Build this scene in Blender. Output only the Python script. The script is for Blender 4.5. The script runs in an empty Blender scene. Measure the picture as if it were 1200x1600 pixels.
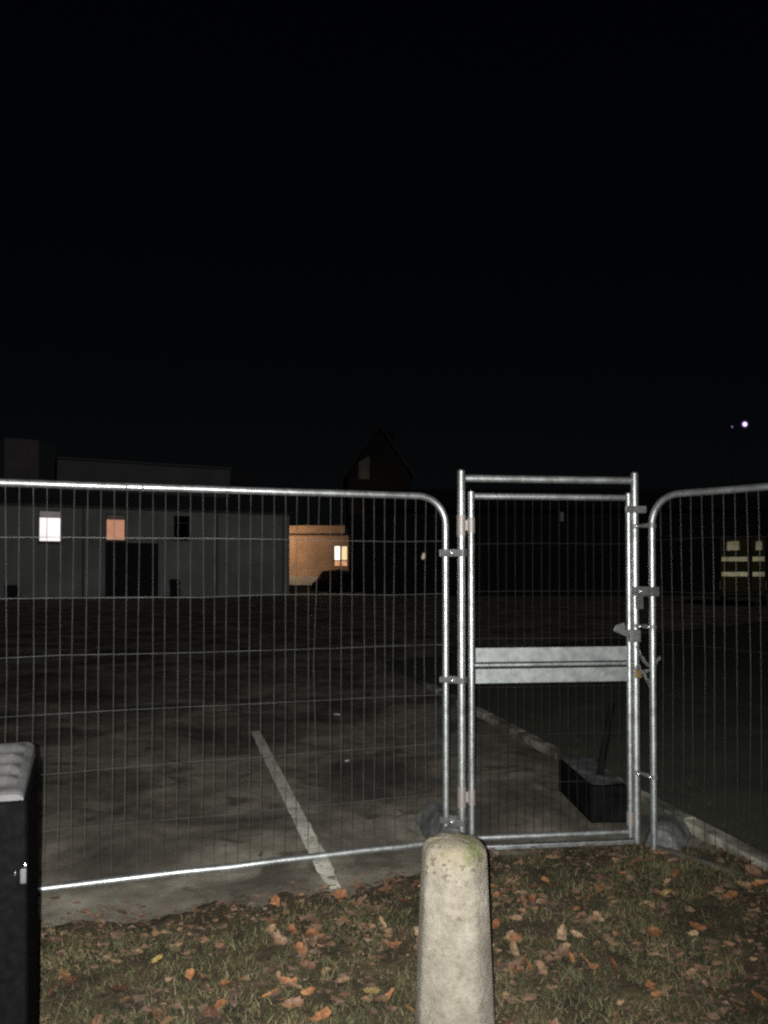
import bpy, bmesh, math, random
from mathutils import Vector, Matrix, noise
random.seed(11)
R = math.radians
S = bpy.context.scene

# ------------------------------------------------------------------ camera, sky, lights, exposure
cam = bpy.data.objects.new('camera', bpy.data.cameras.new('camera'))
S.collection.objects.link(cam)
cam.data.sensor_fit = 'VERTICAL'; cam.data.sensor_height = 36; cam.data.lens = 27.675
cam.data.clip_start = 0.05; cam.data.clip_end = 2000
cam.location = (0, 0, 1.62); cam.rotation_euler = (R(91.2), 0, 0)
cam.data.shift_y = 66.23 / 1600
S.camera = cam
W = bpy.data.worlds.new('World'); S.world = W; W.use_nodes = True
nt = W.node_tree
sky = nt.nodes.new('ShaderNodeTexSky'); sky.sky_type = 'NISHITA'; sky.sun_disc = False
SUN_EL, SUN_AZ = 40, 168            # the weak far light of the night, from behind the camera
sky.sun_elevation = R(SUN_EL); sky.sun_rotation = R(SUN_AZ)
bg = nt.nodes['Background']; nt.links.new(sky.outputs[0], bg.inputs[0])
bg.inputs[1].default_value = 0.00038
sun = bpy.data.objects.new('night_sun', bpy.data.lights.new('night_sun', 'SUN'))
S.collection.objects.link(sun)
sun.data.energy = 0.165; sun.data.angle = R(12); sun.data.color = (1, .975, .93)
sd = Vector((math.sin(R(SUN_AZ)) * math.cos(R(SUN_EL)), math.cos(R(SUN_AZ)) * math.cos(R(SUN_EL)), math.sin(R(SUN_EL))))
sun.rotation_euler = sd.to_track_quat('Z', 'Y').to_euler()
# the phone's flash beside the lens: it lights the fence and the bollard
fl = bpy.data.objects.new('flash', bpy.data.lights.new('flash', 'SPOT'))
S.collection.objects.link(fl)
fl.location = (-.022, -.01, 1.625)
fl.data.energy = 1500; fl.data.spot_size = R(112); fl.data.spot_blend = 1; fl.data.shadow_soft_size = .006
fl.data.color = (1, .985, .95)
fl.rotation_euler = Vector((.17, -1, .09)).to_track_quat('Z', 'Y').to_euler()
S.view_settings.view_transform = 'Standard'; S.view_settings.look = 'None'
S.view_settings.exposure = 0; S.view_settings.gamma = 1
S.cycles.use_denoising = False
S.cycles.filter_width = 2.4
S.cycles.max_bounces = 5

# ------------------------------------------------------------------ helpers
class MB:
    def __init__(s): s.v = []; s.f = []
    def quad(s, *p):
        n = len(s.v); s.v += [tuple(q) for q in p]; s.f.append(tuple(range(n, n + len(p))))
    def box(s, a, b, M=None):
        n = len(s.v)
        for z in (a[2], b[2]):
            for x, y in ((a[0], a[1]), (b[0], a[1]), (b[0], b[1]), (a[0], b[1])):
                p = Vector((x, y, z)); s.v.append(tuple(M @ p if M else p))
        s.f += [tuple(n + i for i in q) for q in ((3, 2, 1, 0), (4, 5, 6, 7), (0, 1, 5, 4), (1, 2, 6, 5), (2, 3, 7, 6), (3, 0, 4, 7))]
    def tube(s, pts, r, k=12, cap=True, closed=False):
        pts = [Vector(p) for p in pts]; n0 = len(s.v); m = len(pts); up = None
        rr = r if isinstance(r, (list, tuple)) else [r] * m
        for i, p in enumerate(pts):
            if closed: t = (pts[(i + 1) % m] - pts[i - 1]).normalized()
            else: t = (pts[min(i + 1, m - 1)] - pts[max(i - 1, 0)]).normalized()
            if up is None: up = t.orthogonal().normalized()
            up = (up - t * up.dot(t)).normalized(); b = t.cross(up)
            for j in range(k):
                a = 2 * math.pi * j / k
                s.v.append(tuple(p + (up * math.cos(a) + b * math.sin(a)) * rr[i]))
        for i in range(m if closed else m - 1):
            for j in range(k):
                a, b2 = n0 + i * k + j, n0 + i * k + (j + 1) % k
                c, d = n0 + ((i + 1) % m) * k + (j + 1) % k, n0 + ((i + 1) % m) * k + j
                s.f.append((a, b2, c, d))
        if cap and not closed:
            s.f.append(tuple(n0 + j for j in reversed(range(k))))
            s.f.append(tuple(n0 + (m - 1) * k + j for j in range(k)))
    def build(s, name, mat, parent=None, smooth=False, bevel=0):
        me = bpy.data.meshes.new(name); me.from_pydata(s.v, [], s.f); me.update()
        o = bpy.data.objects.new(name, me); S.collection.objects.link(o)
        me.materials.append(mat)
        if smooth:
            for p in me.polygons: p.use_smooth = True
        if bevel:
            m = o.modifiers.new('bevel', 'BEVEL'); m.width = bevel; m.segments = 2; m.limit_method = 'ANGLE'
        if smooth:
            m = o.modifiers.new('split', 'EDGE_SPLIT'); m.split_angle = R(50)
        if parent: o.parent = parent
        return o

def tag(o, label, cat, group=None):
    o['label'] = label; o['category'] = cat
    if group: o['group'] = group
    return o
def kind(o, k): o['kind'] = k; return o
def thing(name, label, cat, loc=(0, 0, 0), rz=0, group=None):
    o = bpy.data.objects.new(name, None); S.collection.objects.link(o)
    o.empty_display_size = .1; o.location = loc; o.rotation_euler = (0, 0, rz)
    return tag(o, label, cat, group)
def copy_tree(o, parent=None):
    c = o.copy(); S.collection.objects.link(c)
    if parent: c.parent = parent
    for ch in list(o.children): copy_tree(ch, c)
    return c

# ------------------------------------------------------------------ materials
def mat(name, col, rough=.8, metal=0, spec=.5):
    m = bpy.data.materials.new(name); m.use_nodes = True
    b = m.node_tree.nodes['Principled BSDF']
    b.inputs['Base Color'].default_value = (*col, 1); b.inputs['Roughness'].default_value = rough
    b.inputs['Metallic'].default_value = metal; b.inputs['Specular IOR Level'].default_value = spec
    return m
def nodes(m): return m.node_tree, m.node_tree.nodes['Principled BSDF']
def tex_noise(T, scale, detail=6, rough=.6, vec=None, dist=0):
    n = T.nodes.new('ShaderNodeTexNoise'); n.inputs['Scale'].default_value = scale
    n.inputs['Detail'].default_value = detail; n.inputs['Roughness'].default_value = rough
    n.inputs['Distortion'].default_value = dist
    if vec is None:
        tc = T.nodes.new('ShaderNodeTexCoord'); vec = tc.outputs['Object']
    T.links.new(vec, n.inputs['Vector']); return n.outputs['Fac']
def ramp(T, fac, stops):
    r = T.nodes.new('ShaderNodeValToRGB'); e = r.color_ramp.elements
    while len(e) < len(stops): e.new(.5)
    for i, (p, c) in enumerate(stops):
        e[i].position = p; e[i].color = (*c, 1) if isinstance(c, tuple) else (c, c, c, 1)
    T.links.new(fac, r.inputs[0]); return r.outputs[0]
def mix(T, f, a, b, mode='MIX'):
    n = T.nodes.new('ShaderNodeMix'); n.data_type = 'RGBA'; n.blend_type = mode
    for s, v in ((n.inputs[0], f), (n.inputs[6], a), (n.inputs[7], b)):
        if hasattr(v, 'is_output') or isinstance(v, bpy.types.NodeSocket): T.links.new(v, s)
        elif isinstance(v, tuple): s.default_value = (*v, 1)
        else: s.default_value = v
    return n.outputs[2]
def bump(T, b, h, strength, dist=.01):
    n = T.nodes.new('ShaderNodeBump'); n.inputs['Strength'].default_value = strength
    n.inputs['Distance'].default_value = dist
    T.links.new(h, n.inputs['Height']); T.links.new(n.outputs[0], b.inputs['Normal'])
def noisy(name, stops, scale, rough=.8, metal=0, bmp=.2, bdist=.004, detail=6, spec=.5, scale2=None):
    m = mat(name, (.5, .5, .5), rough, metal, spec); T, b = nodes(m)
    f = tex_noise(T, scale, detail)
    c = ramp(T, f, stops)
    if scale2:
        g = ramp(T, tex_noise(T, scale2, 4), [(.3, .72), (.7, 1.0)])
        c = mix(T, 1.0, c, g, 'MULTIPLY')
    T.links.new(c, b.inputs['Base Color'])
    if bmp: bump(T, b, f, bmp, bdist)
    return m

# galvanised steel: patchy zinc spangle, dull sheen
GALV = mat('galvanised_steel', (.5, .5, .5), .42, .85); T, b = nodes(GALV)
sp = T.nodes.new('ShaderNodeTexVoronoi'); sp.inputs['Scale'].default_value = 55
tc = T.nodes.new('ShaderNodeTexCoord'); T.links.new(tc.outputs['Object'], sp.inputs['Vector'])
c1 = ramp(T, sp.outputs['Color'], [(0, (.32, .34, .345)), (1, (.50, .525, .525))])
c2 = ramp(T, tex_noise(T, 8, 7, .65), [(.33, (.60, .59, .56)), (.5, (.88, .88, .87)), (.62, (1, 1, 1))])
T.links.new(mix(T, 1.0, c1, c2, 'MULTIPLY'), b.inputs['Base Color'])
T.links.new(ramp(T, tex_noise(T, 14, 4), [(.3, .38), (.7, .52)]), b.inputs['Roughness'])
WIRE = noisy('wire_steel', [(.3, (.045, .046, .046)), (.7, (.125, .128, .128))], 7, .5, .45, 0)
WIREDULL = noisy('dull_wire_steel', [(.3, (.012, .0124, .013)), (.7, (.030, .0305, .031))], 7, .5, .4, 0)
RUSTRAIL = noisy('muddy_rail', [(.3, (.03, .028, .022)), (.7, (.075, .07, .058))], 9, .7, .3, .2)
CLAMP = noisy('dull_zinc', [(.3, (.08, .083, .083)), (.7, (.19, .195, .195))], 25, .5, .5, .1)
SHEET = mat('galvanised_sheet', (.5, .5, .5), .5, .45); T, b = nodes(SHEET)
sp = T.nodes.new('ShaderNodeTexVoronoi'); sp.inputs['Scale'].default_value = 40
tc = T.nodes.new('ShaderNodeTexCoord'); T.links.new(tc.outputs['Object'], sp.inputs['Vector'])
c1 = ramp(T, sp.outputs['Color'], [(0, (.22, .235, .235)), (1, (.32, .335, .33))])
c2 = ramp(T, tex_noise(T, 13, 5, .6), [(.38, (.70, .74, .74)), (.6, (1, 1, .98))])
T.links.new(mix(T, 1.0, c1, c2, 'MULTIPLY'), b.inputs['Base Color'])
BRIGHT = mat('bright_zinc', (.80, .82, .82), .30, 1)
TAN = noisy('worn_tan_paint', [(.3, (.25, .225, .205)), (.7, (.30, .285, .27))], 30, .55, .5, .1)
BRASS = mat('brass', (.16, .11, .045), .5, .8)
DARKRUB = noisy('dark_rubber', [(.3, (.05, .05, .05)), (.7, (.10, .10, .095))], 18, .8, 0, .3)
FOOT = noisy('foot_concrete', [(.33, (.03, .032, .031)), (.5, (.075, .078, .076)), (.66, (.16, .16, .148))], 11, .9, 0, .5, .01)

# old grey tarmac, mottled, with damp dark patches and grit
TAR = mat('old_tarmac', (.1, .1, .1), .85, 0, .35); T, b = nodes(TAR)
tc = T.nodes.new('ShaderNodeTexCoord')
big = ramp(T, tex_noise(T, .9, 5, .62, tc.outputs['Object'], .6), [(.36, (.062, .056, .046)), (.50, (.170, .155, .126)), (.62, (.285, .263, .218))])
mid = ramp(T, tex_noise(T, 4.5, 6, .65, tc.outputs['Object']), [(.3, (.5, .49, .45)), (.65, (1.1, 1.09, 1.05))])
fine = ramp(T, tex_noise(T, 160, 3, .7, tc.outputs['Object']), [(.3, (.55, .55, .55)), (.7, (1.3, 1.3, 1.3))])
c = mix(T, 1.0, mix(T, 1.0, big, mid, 'MULTIPLY'), fine, 'MULTIPLY')
st = ramp(T, tex_noise(T, 2.2, 4, .55, tc.outputs['Object'], 1.2), [(.57, 0.0), (.66, .85)])
c = mix(T, st, c, (.058, .050, .035))
T.links.new(c, b.inputs['Base Color'])
bump(T, b, tex_noise(T, 110, 4, .7, tc.outputs['Object']), .55, .006)

# worn white paint on it
LINE = mat('worn_line_paint', (.5, .5, .45), .8); T, b = nodes(LINE)
tc = T.nodes.new('ShaderNodeTexCoord')
w = ramp(T, tex_noise(T, 22, 6, .7, tc.outputs['Object']), [(.36, 0.0), (.46, 1.0)])
w2 = ramp(T, tex_noise(T, 5, 5, .6, tc.outputs['Object']), [(.3, (.34, .33, .26)), (.7, (.66, .65, .56))])
T.links.new(mix(T, w, (.15, .145, .12), w2), b.inputs['Base Color'])
bump(T, b, tex_noise(T, 110, 4, .7, tc.outputs['Object']), .4, .005)

# soil and thatch of the verge
SOIL = mat('verge_soil', (.05, .04, .03), .95, 0, .2); T, b = nodes(SOIL)
s1 = ramp(T, tex_noise(T, 5, 8, .7), [(.3, (.018, .016, .011)), (.52, (.050, .040, .025)), (.7, (.085, .061, .037))])
s2 = ramp(T, tex_noise(T, 45, 5, .7), [(.3, (.5, .5, .5)), (.7, (1.4, 1.35, 1.2))])
T.links.new(mix(T, 1.0, s1, s2, 'MULTIPLY'), b.inputs['Base Color'])
bump(T, b, tex_noise(T, 40, 6, .7), .9, .02)
GROUND = noisy('rough_ground', [(.3, (.018, .02, .012)), (.7, (.04, .04, .025))], 1.5, .95, 0, .5, .03)
def blade_mat(name, a, bb, c_):
    m = mat(name, a, .75, 0, .25); T, b = nodes(m)
    T.links.new(ramp(T, tex_noise(T, 6.5, 5, .65), [(.32, a), (.5, bb), (.68, c_)]), b.inputs['Base Color'])
    return m
BLADE = blade_mat('grass_blade', (.026, .036, .014), (.058, .064, .025), (.115, .104, .050))
DARKBLADE = blade_mat('dark_blade', (.010, .015, .007), (.020, .025, .011), (.042, .042, .022))
STRAW = blade_mat('dead_grass', (.085, .064, .034), (.14, .108, .058), (.21, .17, .10))

LITTER = noisy('leaf_crumbs', [(.3, (.03, .018, .012)), (.5, (.07, .042, .026)), (.68, (.17, .105, .06))], 9, .8, 0, 0)
LITTER2 = noisy('torn_leaves', [(.3, (.05, .026, .015)), (.5, (.12, .062, .031)), (.7, (.22, .135, .072))], 5, .8, 0, 0)
def leaf_mat(name, a, c_):
    m = mat(name, a, .65, 0, .3); T, b = nodes(m)
    oi = T.nodes.new('ShaderNodeObjectInfo')
    v = ramp(T, oi.outputs['Random'], [(0, a), (1, c_)])
    T.links.new(mix(T, 1.0, v, ramp(T, tex_noise(T, 2.2, 6, .75), [(.36, (.30, .26, .22)), (.6, (1, 1, 1))]), 'MULTIPLY'), b.inputs['Base Color'])
    return m
LEAF = {'orange': leaf_mat('orange_leaf', (.17, .074, .032), (.32, .155, .072)),
        'tan': leaf_mat('tan_leaf', (.17, .11, .065), (.31, .21, .13)),
        'brown': leaf_mat('brown_leaf', (.07, .036, .021), (.14, .075, .042)),
        'yellow': leaf_mat('yellow_leaf', (.20, .145, .05), (.28, .20, .07))}

# weathered concrete of the bollard
CONC = mat('weathered_concrete', (.4, .36, .3), .9, 0, .25); T, b = nodes(CONC)
tc = T.nodes.new('ShaderNodeTexCoord')
k1 = ramp(T, tex_noise(T, 9, 8, .65, tc.outputs['Object']), [(.28, (.085, .076, .058)), (.5, (.142, .129, .103)), (.72, (.200, .183, .152))])
k2 = ramp(T, tex_noise(T, 60, 4, .7, tc.outputs['Object']), [(.32, (.75, .73, .70)), (.55, (1, 1, 1))])
c = mix(T, 1.0, k1, k2, 'MULTIPLY')
pit = ramp(T, tex_noise(T, 34, 2, .5, tc.outputs['Object']), [(.27, .8), (.32, 0.0)])
c = mix(T, pit, c, (.06, .048, .036))
pit2 = ramp(T, tex_noise(T, 48, 3, .6, tc.outputs['Object']), [(.36, 1.0), (.42, 0.0)])
pz = T.nodes.new('ShaderNodeSeparateXYZ'); T.links.new(tc.outputs['Object'], pz.inputs[0])
pm = T.nodes.new('ShaderNodeMapRange'); pm.inputs[1].default_value = .66; pm.inputs[2].default_value = .74; T.links.new(pz.outputs[2], pm.inputs[0])
pw = T.nodes.new('ShaderNodeMath'); pw.operation = 'MULTIPLY'; T.links.new(pit2, pw.inputs[0]); T.links.new(pm.outputs[0], pw.inputs[1])
c = mix(T, pw.outputs[0], c, (.045, .036, .026))
sx = T.nodes.new('ShaderNodeSeparateXYZ'); T.links.new(tc.outputs['Object'], sx.inputs[0])
def mapr(sock, a, bq):
    n = T.nodes.new('ShaderNodeMapRange'); n.inputs[1].default_value = a; n.inputs[2].default_value = bq
    T.links.new(sock, n.inputs[0]); return n.outputs[0]
def mul(a, bq):
    n = T.nodes.new('ShaderNodeMath'); n.operation = 'MULTIPLY'; n.use_clamp = True
    T.links.new(a, n.inputs[0])
    if isinstance(bq, (int, float)): n.inputs[1].default_value = bq
    else: T.links.new(bq, n.inputs[1])
    return n.outputs[0]
# lichen and moss near the top: a green patch on one side, an ochre tint all round
mossn = ramp(T, tex_noise(T, 26, 5, .7, tc.outputs['Object']), [(.42, 0.0), (.56, 1.0)])
moss = mul(mul(mapr(sx.outputs[2], .735, .765), mapr(sx.outputs[0], .01, .04)), mossn)
och = mul(mul(mapr(sx.outputs[2], .70, .78), ramp(T, tex_noise(T, 13, 5, .6, tc.outputs['Object']), [(.35, 0.0), (.6, 1.0)])), .75)
c = mix(T, och, c, (.115, .096, .060))
c = mix(T, moss, c, (.060, .066, .026))
T.links.new(c, b.inputs['Base Color'])
bump(T, b, tex_noise(T, 55, 7, .72, tc.outputs['Object']), .9, .008)

BINBODY = noisy('black_plastic', [(.3, (.0014, .0014, .0015)), (.7, (.0034, .0034, .0038))], 40, .85, 0, .3, .001, spec=.015)
BINLID = noisy('dusty_lid_plastic', [(.25, (.014, .014, .015)), (.6, (.040, .040, .040)), (.8, (.066, .065, .063))], 17, .7, 0, .25, .002)
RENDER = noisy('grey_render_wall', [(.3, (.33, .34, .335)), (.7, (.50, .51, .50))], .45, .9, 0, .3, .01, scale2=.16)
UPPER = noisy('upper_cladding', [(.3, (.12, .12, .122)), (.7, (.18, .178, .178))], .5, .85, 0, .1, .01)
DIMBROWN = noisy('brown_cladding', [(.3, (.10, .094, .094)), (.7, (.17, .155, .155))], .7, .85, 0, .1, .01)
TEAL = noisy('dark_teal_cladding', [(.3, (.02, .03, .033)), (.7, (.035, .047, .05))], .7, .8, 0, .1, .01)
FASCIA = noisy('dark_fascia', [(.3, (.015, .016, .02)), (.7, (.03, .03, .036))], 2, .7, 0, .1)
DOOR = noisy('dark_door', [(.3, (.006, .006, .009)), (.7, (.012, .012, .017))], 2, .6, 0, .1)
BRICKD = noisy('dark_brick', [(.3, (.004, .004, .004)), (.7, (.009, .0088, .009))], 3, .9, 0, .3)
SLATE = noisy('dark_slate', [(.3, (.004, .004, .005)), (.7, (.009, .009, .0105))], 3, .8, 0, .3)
BARGE = noisy('bargeboard', [(.3, (.02, .018, .015)), (.7, (.06, .052, .045))], 2, .8, 0, .1)
PALE = noisy('pale_panel', [(.3, (.10, .098, .09)), (.7, (.16, .155, .145))], 2, .8, 0, .1)
WARMWALL = noisy('warm_render_wall', [(.3, (.38, .26, .18)), (.7, (.58, .43, .31))], .9, .9, 0, .2, scale2=.7)
PLINTH = noisy('pale_plinth', [(.3, (.46, .45, .42)), (.7, (.62, .6, .56))], 2, .9, 0, .2)
DKGLASS = mat('dark_glass', (.006, .006, .010), .15, 0, .4)
FRAMEM = noisy('window_frame', [(.3, (.10, .10, .10)), (.7, (.16, .16, .16))], 4, .6, 0, .1)
CARP = noisy('dark_car_paint', [(.3, (.006, .006, .008)), (.7, (.01, .01, .013))], 2, .5, 0, 0, spec=.3)
TYRE = noisy('tyre_rubber', [(.3, (.01, .01, .01)), (.7, (.02, .02, .02))], 9, .9, 0, .2)
YEL = noisy('yellow_van_paint', [(.3, (.045, .043, .012)), (.7, (.08, .076, .024))], 3, .6, 0, .1, spec=.2)
REFL = noisy('reflective_tape', [(.3, (.13, .12, .075)), (.7, (.31, .285, .185))], 2.4, .27, 1, 0)
REDL = mat('red_lens', (.05, .004, .004), .3)
HILL = noisy('hill_scrub', [(.3, (.006, .007, .005)), (.7, (.012, .013, .009))], .05, .95, 0, .5)
KERB = noisy('kerb_concrete', [(.36, (.030, .030, .022)), (.46, (.11, .104, .08)), (.58, (.40, .38, .31))], 2.2, .9, 0, .5, .008, scale2=2.5)
SLEEPER = noisy('black_box_side', [(.3, (.003, .003, .003)), (.7, (.009, .009, .009))], 9, .95, 0, .2, spec=.02)
SLABTOP = noisy('grey_box_top', [(.35, (.02, .021, .022)), (.5, (.055, .058, .058)), (.68, (.14, .14, .135))], 7, .9, 0, .4, .01)
def glow(name, col, strength, var=0, scale=1.2):
    m = mat(name, (.1, .1, .1), .4); T, b = nodes(m)
    b.inputs['Emission Strength'].default_value = strength
    if var:
        T.links.new(ramp(T, tex_noise(T, scale, 3), [(.3, tuple(q * (1 - var) for q in col)), (.7, col)]), b.inputs['Emission Color'])
    else: b.inputs['Emission Color'].default_value = (*col, 1)
    return m
G_WHITE = glow('lit_room_white', (1, .93, .90), 1.35, .3, .9)
G_WHITED = glow('lit_transom_dim', (1, .88, .84), .16, .3)
G_SALMON = glow('lit_blind', (.56, .27, .165), .92, .18, 2.2)
G_SALMD = glow('lit_transom_faint', (.9, .62, .5), .05, .6)
G_YEL = glow('lit_window_yellow', (1, .74, .38), 1.15, .2, 1.5)
G_CORE = glow('lit_window_white', (1, .93, .70), 1.8)
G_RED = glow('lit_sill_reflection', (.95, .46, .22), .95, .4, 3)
G_CREAM = glow('bulkhead_light', (.62, .56, .42), .55)
G_DIMG = glow('dim_green_window', (.40, .44, .34), .05, .4)
G_PURP = glow('floodlight_white', (1, .88, 1), 1.6)
G_HALO = glow('floodlight_glare_halo', (.11, .045, .26), 1)  # lens glare round the lamp, put in as a glowing violet ring
G_PURP2 = glow('far_violet_lamp', (.24, .13, .40), .75)

# ------------------------------------------------------------------ the ground
g = MB(); g.quad((-600, -20, -.02), (600, -20, -.02), (600, 900, -.02), (-600, 900, -.02))
kind(g.build('ground', GROUND), 'structure')

EDGE = [(-60, 3.2), (-2.2, 3.56), (-1.58, 3.66), (-.9, 3.76), (-.32, 3.99), (.1, 4.14), (.57, 4.50), (1.0, 4.66), (1.45, 4.72), (2.03, 4.64)]
def edge_y(x):
    for (x0, y0), (x1, y1) in zip(EDGE, EDGE[1:]):
        if x <= x1: return y0 + (y1 - y0) * (x - x0) / (x1 - x0)
    return EDGE[-1][1]
def kerb_x(y): return 2.03 - .218 * (y - 4.46)     # the kerb line, going away to the left
g = MB()
ys = [3.0, 3.4, 3.8, 4.2, 4.6, 5.5, 7, 9, 14, 22, 34, 58]
for y0, y1 in zip(ys, ys[1:]):
    r0 = kerb_x(y0) if y0 < 14 else kerb_x(14) + (y0 - 14) * 1.1
    r1 = kerb_x(y1) if y1 < 14 else kerb_x(14) + (y1 - 14) * 1.1
    g.quad((-60, y0, 0), (r0, y0, 0), (r1, y1, 0), (-60, y1, 0))
kind(g.build('car_park', TAR), 'structure')

# the verge: rough soil sheet with a ragged edge lapping onto the tarmac
def nz(x, y, s, seed=0): return noise.noise(Vector((x * s, y * s, seed)))
def verge_z(x, y):
    d = edge_y(x) - y
    return .006 + max(0, min(d, .5)) * .05 + .012 * nz(x, y, 5, 3) * min(1, max(0, d) * 4) + .008 * nz(x, y, 17, 5) * min(1, max(0, d) * 4)
g = MB(); st = .024; idx = {}
nx, ny = int(5.8 / st), int(5.5 / st)
def vid(i, j):
    if (i, j) not in idx:
        x, y = -3.2 + i * st, -.3 + j * st
        idx[i, j] = len(g.v); 
        lim = edge_y(x) + .16 * nz(x, y, 3.1) + .09 * nz(x, y, 9, 7) + .03 * nz(x, y, 31, 4)
        g.v.append((x, y, max(.005, verge_z(x, y)) - .09 * min(1, max(0, (y - lim) / .22 + .12))))
    return idx[i, j]
for i in range(nx):
    for j in range(ny):
        x, y = -3.2 + (i + .5) * st, -.3 + (j + .5) * st
        if y < edge_y(x) + .3 and x < kerb_x(y) + .02 and abs(x) < y * .62 + .35:
            g.f.append((vid(i, j), vid(i + 1, j), vid(i + 1, j + 1), vid(i, j + 1)))
kind(g.build('verge', SOIL, smooth=True), 'structure')
# rough bank on the far side of the kerb
g = MB(); idx = {}
def vid2(i, j):
    if (i, j) not in idx:
        y = 1.0 + j * .14; x = kerb_x(y) + .09 + i * .14
        idx[i, j] = len(g.v); g.v.append((x, y, .055 + min(i, 12) * .008 + .03 * nz(x, y, 3, 9) * min(1, i)))
    return idx[i, j]
for i in range(40):
    for j in range(78): g.f.append((vid2(i, j), vid2(i + 1, j), vid2(i + 1, j + 1), vid2(i, j + 1)))
kind(g.build('grass_bank', GROUND, smooth=True), 'structure')
# kerb stones
g = MB(); y = 4.1
while y < 11:
    L = .9; a = Vector((kerb_x(y), y, 0)); bq = Vector((kerb_x(y + L), y + L, 0))
    d = (bq - a).normalized(); n = Vector((d.y, -d.x, 0))
    M = Matrix(((d.x, n.x, 0, a.x), (d.y, n.y, 0, a.y), (0, 0, 1, random.uniform(-.012, .006)), (0, 0, 0, 1)))
    g.box((.006, -.045, -.05), ((bq - a).length - .006, .075, .062), M); y += L
kind(g.build('kerb', KERB, bevel=.012), 'structure')

# parking line
g = MB(); A0, A1 = Vector((-1.30, 7.98, .004)), Vector((-.25, 4.04, .004)); n = 80
side = Vector(((A1 - A0).y, -(A1 - A0).x, 0)).normalized()
row = []
for i in range(n + 1):
    p = A0.lerp(A1, i / n)
    wl = .046 + .010 * nz(i * .31, 0, 1, 2) + .006 * nz(i * 1.3, 4, 1, 2); wr = .046 + .010 * nz(i * .31, 9, 1, 2) + .006 * nz(i * 1.3, 14, 1, 2)
    if i > n - 5: wl *= .8; wr *= .75
    row.append((p + side * wl, p - side * wr))
for (a, b_), (c_, d_) in zip(row, row[1:]): g.quad(a, b_, d_, c_)
kind(g.build('parking_line', LINE), 'structure')

# hills far right
g = MB(); prev = None
for i in range(61):
    x = -40 + i * 5; h = 21 + 4 * nz(x, 0, .03, 1) + 1.5 * nz(x, 0, .15, 2)
    h *= min(1, max(.15, (x + 30) / 50))
    cur = [(x, 150, -1), (x, 165, h * .7), (x, 190, h), (x, 230, h * .4)]
    if prev:
        for k in range(3): g.quad(prev[k], cur[k], cur[k + 1], prev[k + 1])
    prev = cur
kind(g.build('hills', HILL, smooth=True), 'structure')

# ------------------------------------------------------------------ grass and leaves
def in_verge(x, y):
    return y < edge_y(x) + .10 * nz(x, y, 3.1) + .06 * nz(x, y, 9, 7) - .02 and x < kerb_x(y) - .03
gb, gs, bk = MB(), MB(), MB()
def blade(mb, x, y, z, h, w, lean, az):
    bx, by = math.cos(az) * w, math.sin(az) * w
    la = random.uniform(0, 6.283); lx, ly = math.cos(la) * lean, math.sin(la) * lean
    n = len(mb.v)
    mb.v += [(x - bx, y - by, z), (x + bx, y + by, z), (x + bx * .7 + lx * .4, y + by * .7 + ly * .4, z + h * .6),
             (x - bx * .7 + lx * .4, y - by * .7 + ly * .4, z + h * .6), (x + lx, y + ly, z + h)]
    mb.f += [(n, n + 1, n + 2, n + 3), (n + 3, n + 2, n + 4)]
cnt = 0
while cnt < 60000:
    x, y = random.uniform(-1.9, 2.3), random.uniform(1.9, 4.75)
    if abs(x) > y * .56 + .1 or not in_verge(x, y): continue
    cnt += 1
    dens = nz(x, y, 2.3, 21) * .7 + nz(x, y, 7, 22) * .6
    d = edge_y(x) - y
    if d < .35 and random.random() > .2 + d * 1.8: continue
    if dens < -.12 and random.random() < .8: continue
    h = random.uniform(.008, .032) * (1 + .8 * max(0, dens))
    s = random.random() < .16 + .25 * max(0, nz(x, y, 1.7, 30))
    blade(gs if s else gb, x, y, verge_z(x, y) - .004, h * (1.1 if s else 1), random.uniform(.0007, .0019), random.uniform(.010, .045), random.uniform(0, 3.14))
for _ in range(4500):                                  # the bank past the kerb, thinner
    y = random.uniform(2.5, 8.5); x = kerb_x(y) + .05 + abs(random.gauss(0, .9))
    if x > y * .56 + .2: continue
    blade(bk, x, y, .06 + min(12, (x - kerb_x(y)) / .14) * .008 - .015, random.uniform(.02, .07), random.uniform(.0014, .0026), random.uniform(.02, .06), random.uniform(0, 3.14))
for _ in range(420):                                  # tufts creeping over the kerb's joints and out on the tarmac edge
    y = random.uniform(4.2, 8); x = kerb_x(y) - .05 + random.gauss(0, .02)
    blade(gb, x, y, 0, random.uniform(.02, .07), .002, random.uniform(.01, .05), random.uniform(0, 3.14))
for _ in range(60):                                   # long bleached stalks
    x, y = random.uniform(-1.5, 1.7), random.uniform(2.3, 4.2)
    if in_verge(x, y): blade(gs, x, y, verge_z(x, y), random.uniform(.07, .14), .0014, random.uniform(.03, .10), random.uniform(0, 3.14))
o = gb.build('grass', BLADE); kind(o, 'stuff'); tag(o, 'short dark olive grass growing over the verge in front of the gate', 'grass')
o = bk.build('bank_grass', DARKBLADE); kind(o, 'stuff'); tag(o, 'dark rough grass on the bank right of the kerb', 'grass')
o = gs.build('dead_grass', STRAW); kind(o, 'stuff'); tag(o, 'bleached dead grass stalks mixed into the verge', 'dead grass')

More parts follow.
